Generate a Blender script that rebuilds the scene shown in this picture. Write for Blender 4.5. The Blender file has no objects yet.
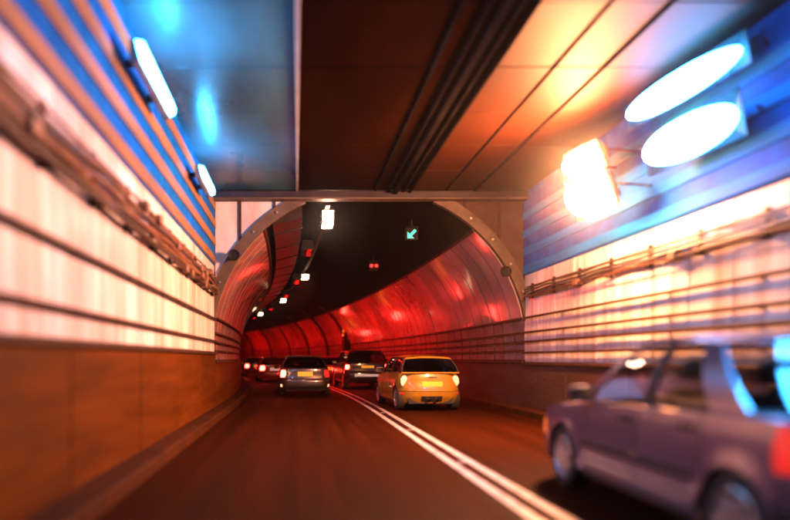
import bpy, math, random
from mathutils import Vector
random.seed(7)
PI = math.pi
sc = bpy.context.scene
COL = sc.collection

# ------------------------------------------------------------------ camera
# road surface z = 0, tunnel runs along +Y, lens 1.30 m above the road
CAMH = 1.30
FPX = 620.0                                   # focal length in photo pixels (790 wide)
cam_d = bpy.data.cameras.new('camera')
cam = bpy.data.objects.new('camera', cam_d); COL.objects.link(cam)
cam.location = (0, 0, CAMH); cam.rotation_euler = (PI/2, 0, 0)
cam_d.sensor_width = 36.0; cam_d.lens = FPX/790*36
cam_d.shift_x = (395-297)/790; cam_d.shift_y = (359-260)/790
cam_d.clip_start = 0.05; cam_d.clip_end = 2000
cam_d.dof.use_dof = True; cam_d.dof.focus_distance = 19.0; cam_d.dof.aperture_fstop = 0.25
sc.camera = cam

# ------------------------------------------------------------------ world, exposure
w = bpy.data.worlds.new('World'); sc.world = w; w.use_nodes = True
nt = w.node_tree
sky = nt.nodes.new('ShaderNodeTexSky'); sky.sky_type = 'NISHITA'; sky.sun_disc = False
sky.sun_elevation = math.radians(-4); sky.sun_rotation = math.radians(200)
nt.links.new(sky.outputs[0], nt.nodes['Background'].inputs[0])
nt.nodes['Background'].inputs[1].default_value = 0.05
vs = sc.view_settings
vs.view_transform = 'Standard'; vs.look = 'None'; vs.gamma = 1; vs.exposure = -0.15; vs.use_curve_mapping = False
cy = sc.cycles
cy.use_denoising = True; cy.max_bounces = 7; cy.diffuse_bounces = 4; cy.glossy_bounces = 4
cy.transparent_max_bounces = 12; cy.volume_bounces = 0; cy.sample_clamp_indirect = 12
cy.caustics_reflective = False; cy.caustics_refractive = False

# ------------------------------------------------------------------ materials
MATS = {}
def mat(name, col, rough=0.6, metal=0.0, var=0.25, scale=3.0, stretch=(1, 1, 1), bump=0.0, bscale=40.0,
        emit=None, strength=0.0, dirt=None, dirt_amt=0.0, dirt_scale=1.5, coat=0.0, spec=0.5, rvar=0.0, ovar=0.05):
    m = bpy.data.materials.new(name); m.use_nodes = True; MATS[name] = m
    n = m.node_tree.nodes; l = m.node_tree.links; b = n['Principled BSDF']
    tc = n.new('ShaderNodeTexCoord'); geo = n.new('ShaderNodeNewGeometry')
    mp = n.new('ShaderNodeMapping'); mp.inputs['Scale'].default_value = stretch
    l.new(geo.outputs['Position'], mp.inputs[0])
    no = n.new('ShaderNodeTexNoise'); no.inputs['Scale'].default_value = scale; no.inputs['Detail'].default_value = 6
    l.new(mp.outputs[0], no.inputs['Vector'])
    rp = n.new('ShaderNodeMapRange'); rp.inputs[1].default_value = 0.3; rp.inputs[2].default_value = 0.7
    rp.inputs[3].default_value = 1-var; rp.inputs[4].default_value = 1+var
    l.new(no.outputs[0], rp.inputs[0])
    oi = n.new('ShaderNodeObjectInfo')
    orr = n.new('ShaderNodeMapRange'); orr.inputs[3].default_value = 1-ovar; orr.inputs[4].default_value = 1+ovar*0.5
    l.new(oi.outputs['Random'], orr.inputs[0])
    mu = n.new('ShaderNodeMath'); mu.operation = 'MULTIPLY'
    l.new(rp.outputs[0], mu.inputs[0]); l.new(orr.outputs[0], mu.inputs[1])
    vm = n.new('ShaderNodeVectorMath'); vm.operation = 'SCALE'; vm.inputs[0].default_value = col
    l.new(mu.outputs[0], vm.inputs['Scale'])
    out = vm.outputs[0]
    if dirt:
        n2 = n.new('ShaderNodeTexNoise'); n2.inputs['Scale'].default_value = dirt_scale; n2.inputs['Detail'].default_value = 8
        n2.inputs['Roughness'].default_value = 0.65
        l.new(mp.outputs[0], n2.inputs['Vector'])
        r2 = n.new('ShaderNodeMapRange'); r2.inputs[1].default_value = 0.42; r2.inputs[2].default_value = 0.72
        r2.inputs[4].default_value = dirt_amt
        l.new(n2.outputs[0], r2.inputs[0])
        mx = n.new('ShaderNodeMixRGB'); mx.inputs[2].default_value = (*dirt, 1)
        l.new(r2.outputs[0], mx.inputs[0]); l.new(out, mx.inputs[1]); out = mx.outputs[0]
    l.new(out, b.inputs['Base Color'])
    b.inputs['Roughness'].default_value = rough; b.inputs['Metallic'].default_value = metal
    b.inputs['Specular IOR Level'].default_value = spec
    b.inputs['Coat Weight'].default_value = coat; b.inputs['Coat Roughness'].default_value = 0.05
    if rvar:
        r3 = n.new('ShaderNodeMapRange'); r3.inputs[1].default_value = 0.3; r3.inputs[2].default_value = 0.7
        r3.inputs[3].default_value = max(0.02, rough-rvar); r3.inputs[4].default_value = rough+rvar
        l.new(no.outputs[0], r3.inputs[0]); l.new(r3.outputs[0], b.inputs['Roughness'])
    if bump:
        n3 = n.new('ShaderNodeTexNoise'); n3.inputs['Scale'].default_value = bscale; n3.inputs['Detail'].default_value = 4
        l.new(mp.outputs[0], n3.inputs['Vector'])
        bp = n.new('ShaderNodeBump'); bp.inputs['Strength'].default_value = bump; bp.inputs['Distance'].default_value = 0.02
        l.new(n3.outputs[0], bp.inputs['Height']); l.new(bp.outputs[0], b.inputs['Normal'])
    if emit:
        b.inputs['Emission Color'].default_value = (*emit, 1); b.inputs['Emission Strength'].default_value = strength
    return m

def glass_mat(name, tint, gloss=0.12, rough=0.03):
    m = bpy.data.materials.new(name); m.use_nodes = True; MATS[name] = m
    n = m.node_tree.nodes; l = m.node_tree.links; n.remove(n['Principled BSDF'])
    t = n.new('ShaderNodeBsdfTransparent'); t.inputs[0].default_value = (*tint, 1)
    g = n.new('ShaderNodeBsdfGlossy'); g.inputs['Roughness'].default_value = rough
    f = n.new('ShaderNodeFresnel'); f.inputs[0].default_value = 1.5
    geo = n.new('ShaderNodeNewGeometry'); no = n.new('ShaderNodeTexNoise'); no.inputs['Scale'].default_value = 9
    l.new(geo.outputs['Position'], no.inputs['Vector'])
    ad = n.new('ShaderNodeMath'); ad.operation = 'MULTIPLY_ADD'; ad.inputs[1].default_value = gloss
    l.new(no.outputs[0], ad.inputs[0]); l.new(f.outputs[0], ad.inputs[2])
    mx = n.new('ShaderNodeMixShader')
    l.new(ad.outputs[0], mx.inputs[0]); l.new(t.outputs[0], mx.inputs[1]); l.new(g.outputs[0], mx.inputs[2])
    l.new(mx.outputs[0], n['Material Output'].inputs[0])
    return m

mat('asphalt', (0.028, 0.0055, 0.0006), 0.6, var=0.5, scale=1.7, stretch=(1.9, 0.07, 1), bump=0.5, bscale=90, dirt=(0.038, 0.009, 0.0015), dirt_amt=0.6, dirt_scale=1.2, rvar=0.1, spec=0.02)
mat('line_paint', (0.50, 0.49, 0.48), 0.5, var=0.12, scale=8, dirt=(0.10, 0.08, 0.07), dirt_amt=0.95, dirt_scale=5)
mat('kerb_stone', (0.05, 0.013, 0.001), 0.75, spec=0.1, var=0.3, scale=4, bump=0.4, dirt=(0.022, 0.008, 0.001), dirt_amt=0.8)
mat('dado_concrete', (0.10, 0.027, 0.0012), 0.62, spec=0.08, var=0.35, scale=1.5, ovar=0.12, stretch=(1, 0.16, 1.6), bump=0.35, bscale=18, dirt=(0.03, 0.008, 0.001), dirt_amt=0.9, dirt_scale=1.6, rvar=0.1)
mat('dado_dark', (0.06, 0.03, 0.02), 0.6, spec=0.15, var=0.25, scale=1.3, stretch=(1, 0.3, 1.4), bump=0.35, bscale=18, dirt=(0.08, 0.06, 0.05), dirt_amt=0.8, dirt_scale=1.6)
mat('white_enamel', (0.74, 0.73, 0.70), 0.33, var=0.12, scale=1.2, stretch=(1, 3, 0.3), ovar=0.26, dirt=(0.40, 0.19, 0.08), dirt_amt=0.75, dirt_scale=1.3, rvar=0.08)  # orange streaks are rusty stains and painted vertical shading
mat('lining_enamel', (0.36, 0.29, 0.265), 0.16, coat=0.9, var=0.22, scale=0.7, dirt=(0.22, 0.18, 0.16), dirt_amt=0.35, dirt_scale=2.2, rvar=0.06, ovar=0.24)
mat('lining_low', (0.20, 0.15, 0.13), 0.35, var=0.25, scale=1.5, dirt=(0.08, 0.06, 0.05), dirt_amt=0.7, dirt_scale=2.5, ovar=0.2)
mat('joint_dark', (0.05, 0.04, 0.035), 0.8)
mat('rail_metal', (0.045, 0.02, 0.01), 0.6, spec=0.15, var=0.4, scale=6)
mat('slat_board', (0.24, 0.12, 0.05), 0.6, spec=0.15, var=0.3, scale=1.4, stretch=(1, 0.3, 3), dirt=(0.07, 0.06, 0.055), dirt_amt=0.7)
mat('backing_lamp_blue', (0.002, 0.10, 0.44), 0.6, spec=0.03, var=0.3)  # blue lamp spill put into the backing colour
mat('ceiling_panel', (0.025, 0.11, 0.13), 0.33, metal=0.0, var=0.25, scale=1.1, stretch=(1, 0.35, 1), dirt=(0.015, 0.03, 0.04), dirt_amt=0.8, dirt_scale=1.0, rvar=0.1, bump=0.05, bscale=3)  # teal of the blue lamps' spill put into the left ceiling colour
mat('blue_board', (0.003, 0.21, 0.62), 0.6, spec=0.03, var=0.3, scale=1.4, stretch=(1, 0.3, 3), dirt=(0.003, 0.06, 0.22), dirt_amt=0.6)  # lamp blue put into the colour of the right boards
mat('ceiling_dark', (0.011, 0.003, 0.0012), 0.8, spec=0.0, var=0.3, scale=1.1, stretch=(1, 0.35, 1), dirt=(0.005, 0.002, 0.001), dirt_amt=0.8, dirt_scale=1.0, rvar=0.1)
mat('ceiling_flood_glow', (0.032, 0.0075, 0.0012), 0.6, spec=0.1, var=0.45, scale=0.9, stretch=(1, 0.35, 1), dirt=(0.012, 0.004, 0.002), dirt_amt=0.9, dirt_scale=0.9)  # orange flood glow put into the colour of the right strips
mat('joint_strip', (0.20, 0.21, 0.22), 0.5, spec=0.2, var=0.15)
mat('black_metal', (0.012, 0.010, 0.010), 0.6, spec=0.15, var=0.4, scale=8)
mat('grey_metal', (0.28, 0.27, 0.27), 0.45, metal=0.3, var=0.3, scale=5)
mat('ring_steel', (0.10, 0.07, 0.045), 0.55, spec=0.2, var=0.3, scale=4, dirt=(0.06, 0.045, 0.035), dirt_amt=0.6)
mat('crown_dark', (0.006, 0.005, 0.005), 0.9, spec=0.0, var=0.4, scale=1.5)
mat('duct_metal', (0.025, 0.018, 0.016), 0.4, spec=0.3, var=0.4, scale=3)
mat('cable_rubber', (0.035, 0.022, 0.018), 0.55, var=0.4, scale=7)
mat('cable_rust', (0.17, 0.075, 0.035), 0.55, var=0.4, scale=7)
# lamps
mat('blue_lamp', (0.7, 0.8, 0.9), 0.3, var=0.02, emit=(0.03, 0.44, 1.0), strength=105)
mat('blue_flood', (0.7, 0.8, 0.9), 0.3, var=0.02, emit=(0.04, 0.40, 1.0), strength=72)
mat('sodium_lamp', (0.9, 0.8, 0.6), 0.3, var=0.02, emit=(1.0, 0.345, 0.125), strength=1250)
mat('cream_lamp', (0.9, 0.85, 0.7), 0.3, var=0.02, emit=(1.0, 0.66, 0.36), strength=14)
mat('cream_bright', (0.9, 0.85, 0.7), 0.3, var=0.02, emit=(1.0, 0.55, 0.36), strength=130)
mat('added_red_lamp', (0.6, 0.05, 0.03), 0.3, var=0.02, emit=(1.0, 0.0012, 0.0009), strength=2500)  # for added tubes that redden the lining
mat('added_red_lamp_soft', (0.6, 0.05, 0.03), 0.3, var=0.02, emit=(1.0, 0.003, 0.002), strength=260)
mat('red_signal', (0.5, 0.03, 0.02), 0.3, var=0.02, emit=(1.0, 0.01, 0.008), strength=12)
mat('green_signal', (0.03, 0.5, 0.4), 0.3, var=0.02, emit=(0.0, 1.0, 0.45), strength=1.6)
mat('amber_signal', (0.6, 0.3, 0.03), 0.3, var=0.02, emit=(1.0, 0.22, 0.01), strength=0.9)
mat('tail_on', (0.5, 0.02, 0.02), 0.15, var=0.02, emit=(1.0, 0.03, 0.02), strength=45, coat=0.6)
mat('tail_bright', (0.6, 0.2, 0.1), 0.15, var=0.02, emit=(1.0, 0.36, 0.16), strength=3.2, coat=0.6)
mat('tail_soft', (0.55, 0.02, 0.015), 0.15, var=0.02, emit=(1.0, 0.03, 0.02), strength=0.9, coat=0.6)
mat('indicator', (0.7, 0.16, 0.03), 0.15, var=0.02, emit=(1.0, 0.16, 0.04), strength=0.9, coat=0.6)
mat('head_lens', (0.55, 0.55, 0.55), 0.08, var=0.05, metal=0.5, coat=1.0)
# cars
mat('paint_mauve', (0.20, 0.165, 0.235), 0.30, metal=0.55, var=0.06, scale=30, coat=0.9)
mat('paint_yellow', (0.42, 0.225, 0.018), 0.32, var=0.05, scale=20, coat=0.9)
mat('paint_silver', (0.10, 0.085, 0.085), 0.32, metal=0.6, var=0.06, scale=30, coat=0.8)
mat('paint_black', (0.012, 0.011, 0.012), 0.25, var=0.1, scale=20, coat=1.0)
mat('paint_red', (0.32, 0.02, 0.015), 0.3, var=0.08, scale=20, coat=0.9)
mat('paint_maroon', (0.16, 0.02, 0.02), 0.3, var=0.08, scale=20, coat=0.9)
mat('trim_black', (0.02, 0.02, 0.021), 0.55, var=0.3, scale=20)
mat('tyre_rubber', (0.018, 0.017, 0.017), 0.75, var=0.3, scale=30)
mat('alloy', (0.58, 0.55, 0.52), 0.32, metal=0.75, var=0.1, scale=20)
mat('chrome', (0.75, 0.75, 0.75), 0.12, metal=1.0, var=0.03)
mat('seat_cloth', (0.05, 0.045, 0.045), 0.85, var=0.3, scale=30)
mat('plate_yellow', (0.80, 0.62, 0.05), 0.35, var=0.06, emit=(1.0, 0.62, 0.06), strength=0.35)
mat('plate_white', (0.75, 0.74, 0.72), 0.35, var=0.06, emit=(1.0, 0.9, 0.8), strength=0.25)
mat('plate_ink', (0.05, 0.04, 0.03), 0.5, var=0.2)
glass_mat('car_glass', (0.82, 0.80, 0.76), 0.03)
glass_mat('car_glass_dark', (0.07, 0.06, 0.06))

# ------------------------------------------------------------------ object helpers
def mesh(name, V, F, m=None, smooth=None):
    me = bpy.data.meshes.new(name); me.from_pydata([tuple(v) for v in V], [], F); me.update()
    if m: me.materials.append(MATS[m])
    if smooth:
        me.polygons.foreach_set('use_smooth', [True]*len(me.polygons))
        me.set_sharp_from_angle(angle=math.radians(smooth))
    return me
def link(name, me, parent=None, loc=None):
    o = bpy.data.objects.new(name, me); COL.objects.link(o)
    if parent: o.parent = parent
    if loc: o.location = loc
    return o
def thing(name, label, cat, loc=(0, 0, 0), rz=0.0, group=None):
    o = bpy.data.objects.new(name, None); COL.objects.link(o)
    o.location = loc; o.rotation_euler = (0, 0, rz); o.empty_display_size = 0.2
    o['label'] = label; o['category'] = cat
    if group: o['group'] = group
    return o
def part(name, V, F, m, parent, smooth=None, world=True):
    """mesh part; V in world coordinates unless world=False (then local to the parent root)"""
    if world and parent is not None:
        r = parent
        while r.parent: r = r.parent
        L = Vector(r.location)
        V = [Vector(v)-L for v in V]
    return link(name, mesh(name, V, F, m, smooth), parent)
def box(x0, x1, y0, y1, z0, z1, ch=0.0):
    if ch <= 0:
        V = [(x, y, z) for x in (x0, x1) for y in (y0, y1) for z in (z0, z1)]
        F = [(0, 1, 3, 2), (4, 6, 7, 5), (0, 4, 5, 1), (2, 3, 7, 6), (0, 2, 6, 4), (1, 5, 7, 3)]
        return V, F
    # chamfered box: 24 verts
    V = []; idx = {}
    X = (x0, x1); Y = (y0, y1); Z = (z0, z1)
    for a in (0, 1):
        for b in (0, 1):
            for c in (0, 1):
                sx = ch if a == 0 else -ch; sy = ch if b == 0 else -ch; sz = ch if c == 0 else -ch
                idx[(a, b, c, 'x')] = len(V); V.append((X[a], Y[b]+sy, Z[c]+sz))
                idx[(a, b, c, 'y')] = len(V); V.append((X[a]+sx, Y[b], Z[c]+sz))
                idx[(a, b, c, 'z')] = len(V); V.append((X[a]+sx, Y[b]+sy, Z[c]))
    F = []
    for a in (0, 1):
        F.append([idx[(a, b, c, 'x')] for b, c in ((0, 0), (0, 1), (1, 1), (1, 0))])
        F.append([idx[(b, a, c, 'y')] for b, c in ((0, 0), (0, 1), (1, 1), (1, 0))])
        F.append([idx[(b, c, a, 'z')] for b, c in ((0, 0), (0, 1), (1, 1), (1, 0))])
    for p in (0, 1):
        for q in (0, 1):
            F.append([idx[(p, q, 0, 'x')], idx[(p, q, 1, 'x')], idx[(p, q, 1, 'y')], idx[(p, q, 0, 'y')]])
            F.append([idx[(p, 0, q, 'x')], idx[(p, 1, q, 'x')], idx[(p, 1, q, 'z')], idx[(p, 0, q, 'z')]])
            F.append([idx[(0, p, q, 'y')], idx[(1, p, q, 'y')], idx[(1, p, q, 'z')], idx[(0, p, q, 'z')]])
    for a in (0, 1):
        for b in (0, 1):
            for c in (0, 1):
                F.append([idx[(a, b, c, k)] for k in 'xyz'])
    return V, F
def join(*items):
    V = []; F = []
    for v, f in items:
        o = len(V); V += list(v); F += [tuple(i+o for i in q) for q in f]
    return V, F
def grid(rows, closed=False):
    V = [p for r in rows for p in r]; n = len(rows[0]); F = []
    for i in range(len(rows)-1):
        for j in range(n if closed else n-1):
            k = (j+1) % n
            F.append((i*n+j, i*n+k, (i+1)*n+k, (i+1)*n+j))
    return V, F
def tube(path, r, n=8, cap=True):
    rows = []
    P = [Vector(p) for p in path]
    for i, p in enumerate(P):
        t = (P[min(i+1, len(P)-1)]-P[max(i-1, 0)]).normalized()
        up = Vector((0, 0, 1)) if abs(t.z) < 0.9 else Vector((1, 0, 0))
        a = t.cross(up).normalized(); b = a.cross(t)
        rr = r[i] if isinstance(r, (list, tuple)) else r
        rows.append([p+a*rr*math.cos(2*PI*k/n)+b*rr*math.sin(2*PI*k/n) for k in range(n)])
    V, F = grid(rows, True)
    if cap:
        F.append(tuple(range(n))); F.append(tuple(len(V)-n+k for k in range(n)))
    return V, F
def lathe(prof, axis='x', n=28, c=(0, 0, 0)):
    """prof: list of (along, radius)"""
    rows = []
    for a, r in prof:
        row = []
        for k in range(n):
            t = 2*PI*k/n; u, v = r*math.cos(t), r*math.sin(t)
            p = {'x': (a, u, v), 'y': (u, a, v), 'z': (u, v, a)}[axis]
            row.append((p[0]+c[0], p[1]+c[1], p[2]+c[2]))
        rows.append(row)
    return grid(rows, True)

# ------------------------------------------------------------------ tunnel frame
X0 = 1.75; HW = 3.75; YP = 15.0; RC = 160.0; CEIL = 5.30
Y_BACK = -9.0; S_END = 105.0
def T(s, n, z):
    """s metres past the portal, n metres right of the tunnel axis"""
    if s <= 0: return Vector((X0+n, YP+s, z))
    a = s/RC
    return Vector((X0-RC+(RC+n)*math.cos(a), YP+(RC+n)*math.sin(a), z))
def heading(s): return max(s, 0)/RC            # rotation about z (turning left)
def sweep(prof, s0, s1, ds=1.0, closed=True):
    k = max(1, int(math.ceil((s1-s0)/ds))); rows = []
    for i in range(k+1):
        s = s0+(s1-s0)*i/k
        rows.append([T(s, n, z) for n, z in prof])
    V, F = grid(rows, closed)
    if closed:
        m = len(prof); F.append(tuple(range(m))); F.append(tuple(len(V)-m+j for j in range(m)))
    return V, F
def structure(name, V, F, m, smooth=None):
    o = link(name, mesh(name, V, F, m, smooth)); o['kind'] = 'structure'; return o

SB = Y_BACK-YP
# road: one sheet, past both walls
V, F = grid([[T(s, n, 0) for n in (-HW-0.3, 0, HW+0.3)] for s in [SB+2*i for i in range(int((S_END-SB)/2)+1)]])
road = structure('road', V, F, 'asphalt')
for sgn, nm in ((-1, 'kerb_left'), (1, 'kerb_right')):
    kr = structure(nm, *sweep([(sgn*(HW+0.05), 0.0), (sgn*(HW+0.05), 0.15), (sgn*(HW-0.30), 0.14), (sgn*(HW-0.335), 0.125), (sgn*(HW-0.35), 0.09), (sgn*(HW-0.35), 0.0)], SB, S_END, 1.5), 'kerb_stone')
    # kerb stones with joints, near part
    s = SB+4
    while s < 14:
        l = 0.92
        link('kerb_stone', mesh('kerb_stone', *sweep([(sgn*(HW-0.18), 0.143), (sgn*(HW-0.18), 0.155), (sgn*(HW-0.345), 0.150), (sgn*(HW-0.362), 0.13), (sgn*(HW-0.372), 0.0), (sgn*(HW-0.34), 0.0)], s, s+l, 0.5), 'kerb_stone'), kr)
        s += 0.935
# painted double line between the lanes
for off, nm in ((0.18, "left"), (0.44, "right")):
    o = structure('lane_line_'+nm, *sweep([(off-0.055, 0.004), (off+0.055, 0.004)], SB, S_END, 1.0, closed=False), 'line_paint')
# reflective road studs between the two lines
sg = 'road studs between the double line'
STUD_V, STUD_F = join(box(-0.05, 0.05, -0.05, 0.05, 0.0, 0.014, 0.006), box(-0.035, 0.035, -0.053, -0.049, 0.004, 0.011))
stud_me = mesh('road_stud', STUD_V, STUD_F, 'grey_metal')
for i, (yy, lb) in enumerate([(7.75, 'nearest small road stud between the two white lines'), (11.3, 'small road stud between the white lines, second from the front'),
                              (14.9, 'small road stud between the white lines, third from the front, left of the yellow car'), (18.5, 'small road stud between the white lines, farthest one beyond the yellow car')]):
    o = link('road_stud', stud_me); o.location = T(yy-YP, 0.31, 0.001); o['label'] = lb; o['category'] = 'road stud'; o['group'] = sg

# ------------------------------------------------------------------ approach side walls
PW = 0.90                                       # panel width along the wall
def side_wall(sgn, label, dado_top, dado_mat, rails, rows, slat0, name='side_wall'):
    """sgn -1 left, +1 right; rows: list of (z0, z1) of white panels"""
    t = thing(name, label, 'wall', (X0+sgn*HW, YP+SB/2, 0))
    f = lambda d: X0+sgn*(HW-d)                 # d metres in front of the wall face
    def bx(d0, d1, y0, y1, z0, z1, ch=0.0):
        a, b = sorted((f(d0), f(d1))); return box(a, b, y0, y1, z0, z1, ch)
    part('core', *bx(-0.40, -0.05, Y_BACK, YP, 0.0, CEIL+0.2), 'joint_dark', t)
    y = YP
    while y > Y_BACK:                           # cast sections with narrow joints
        part('dado', *bx(-0.05, 0.035+random.uniform(-0.004, 0.004), y-2.4+0.008, y-0.008, 0.0, dado_top-0.002, 0.012), dado_mat, t); y -= 2.4
    part('ledge', *bx(-0.05, 0.075, Y_BACK, YP-0.004, dado_top, dado_top+0.07, 0.012), 'rail_metal', t)
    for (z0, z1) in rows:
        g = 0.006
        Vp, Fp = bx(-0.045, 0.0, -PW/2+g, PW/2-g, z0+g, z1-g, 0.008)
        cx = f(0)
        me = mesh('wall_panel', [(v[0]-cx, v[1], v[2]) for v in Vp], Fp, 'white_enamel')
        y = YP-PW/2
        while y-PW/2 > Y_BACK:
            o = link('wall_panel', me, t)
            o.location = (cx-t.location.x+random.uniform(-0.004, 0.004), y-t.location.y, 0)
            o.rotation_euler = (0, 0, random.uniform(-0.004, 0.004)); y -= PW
    for z in rails:
        r = part('rail', *bx(0.045, 0.085, Y_BACK, YP-0.05, z-0.024, z+0.024, 0.008), 'rail_metal', t)
    y = YP-0.45
    while y > 2.0:
        for z in rails: part('rail_bracket', *bx(0.0, 0.045, y-0.02, y+0.02, z-0.018, z+0.018), 'rail_metal', t)
        y -= 1.8
    # upper wall: horizontal boards; blue lamp light is put into gap and right board colours
    part('backing', *bx(-0.05, 0.012, Y_BACK, YP, slat0, CEIL), 'backing_lamp_blue', t)
    z = slat0+0.03
    while z+0.25 < CEIL:
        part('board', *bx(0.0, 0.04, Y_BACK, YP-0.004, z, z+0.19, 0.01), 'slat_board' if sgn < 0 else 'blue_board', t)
        z += 0.43
    return t
side_wall(-1, 'left side wall with cream panels above an orange concrete base', 1.40, 'dado_concrete', (1.72, 2.25), ((1.47, 1.72), (1.72, 2.25), (2.25, 3.0), (3.0, 3.56)), 3.56)
side_wall(1, 'right side wall with white panels behind the mauve car', 1.15, 'dado_dark', (1.45, 1.71, 1.93, 2.28), ((1.22, 1.71), (1.71, 2.28), (2.28, 2.86), (2.86, 3.32)), 3.32)

def cable_tray(sgn, label, z0, z1, count, cat='cable tray'):
    t = thing('cable_tray', label, cat, (X0+sgn*(HW-0.1), YP+SB/2, z0))
    f = lambda d: X0+sgn*(HW-d)
    def bx(d0, d1, y0, y1, a, b, ch=0.0):
        p, q = sorted((f(d0), f(d1))); return box(p, q, y0, y1, a, b, ch)
    part('tray_edge', *bx(0.12, 0.135, Y_BACK, YP-0.3, z0, z0+0.045), 'rail_metal', t)
    part('tray_edge', *bx(0.06, 0.075, Y_BACK, YP-0.3, z1, z1+0.03), 'rail_metal', t)
    it = []
    y = YP-0.6
    while y > Y_BACK:
        poly = [(f(0.002), z0-0.03), (f(0.12), z0-0.03), (f(0.12), z0), (f(0.055), z0), (f(0.055), z1+0.08), (f(0.002), z1+0.08)]
        part('tray_bracket', [(x, yy, z) for yy in (y-0.02, y+0.02) for x, z in poly], [tuple(range(6)), tuple(range(11, 5, -1))]+[(i, (i+1) % 6, 6+(i+1) % 6, 6+i) for i in range(6)], 'rail_metal', t); y -= 1.2
    for i in range(count):
        zz = z0+0.04+(z1-z0-0.05)*i/max(1, count-1); ph = random.uniform(0, 6); r = random.uniform(0.018, 0.034)
        path = []
        y = Y_BACK
        while y < YP-0.2:
            path.append((f(0.075+0.02*math.sin(y*1.7+ph)), y, zz+0.016*math.sin(y*2.6+ph)+0.006*math.sin(y*6.1+2*ph))); y += 0.2
        part('cable', *tube(path, r, 6), random.choice(['cable_rubber', 'cable_rust', 'cable_rust', 'cable_rubber']), t, 40)
        if i % 2 == 0:
            for k in range(3):
                yy = random.uniform(4, 14); part('junction_box', *bx(0.03, 0.15, yy-0.09, yy+0.09, zz-0.06, zz+0.06, 0.012), 'cable_rust', t)
cable_tray(-1, 'thick bundle of rusty cables running along the left wall', 2.80, 3.22, 7)
cable_tray(1, 'run of cables along the right wall above the panels', 2.74, 2.98, 4)

# ------------------------------------------------------------------ approach ceiling
ct = thing('ceiling', 'low dark panelled ceiling over the tunnel approach', 'ceiling', (X0, YP+SB/2, CEIL))
part('slab', *box(X0-HW-0.4, X0+HW+0.4, Y_BACK, YP+0.3, CEIL+0.05, CEIL+0.3), 'joint_dark', ct)
strips = [(-2.0, -0.05, 'ceiling_panel'), (0.05, 1.82, 'ceiling_dark'), (1.90, 2.14, 'ceiling_dark'), (2.72, 3.50, 'ceiling_flood_glow'), (3.55, 4.17, 'ceiling_flood_glow'), (4.23, 5.5, 'ceiling_flood_glow')]
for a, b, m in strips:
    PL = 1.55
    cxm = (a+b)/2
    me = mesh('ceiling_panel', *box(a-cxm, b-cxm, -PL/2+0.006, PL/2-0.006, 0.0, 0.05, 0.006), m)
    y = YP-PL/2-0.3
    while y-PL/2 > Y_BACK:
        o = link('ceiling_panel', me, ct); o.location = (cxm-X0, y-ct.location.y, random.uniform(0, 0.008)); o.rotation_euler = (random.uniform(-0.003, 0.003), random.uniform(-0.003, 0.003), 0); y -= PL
part('joint_strip', *box(-0.032, 0.032, Y_BACK, YP-0.3, CEIL-0.03, CEIL+0.04, 0.006), 'joint_strip', ct)
# dark slot with a pair of channel rails
part('slot', *box(2.14, 2.72, Y_BACK, YP-0.3, CEIL+0.02, CEIL+0.045), 'crown_dark', ct)
for xx, ww, zz in ((2.16, 0.05, 0.06), (2.32, 0.10, 0.10), (2.52, 0.05, 0.05), (2.68, 0.04, 0.07), (1.86, 0.05, 0.03), (3.525, 0.03, 0.02), (4.20, 0.04, 0.03)):
    part('channel', *box(xx-ww/2, xx+ww/2, Y_BACK, YP-0.31, CEIL-zz, CEIL+0.03, 0.006), 'crown_dark', ct)

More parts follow.
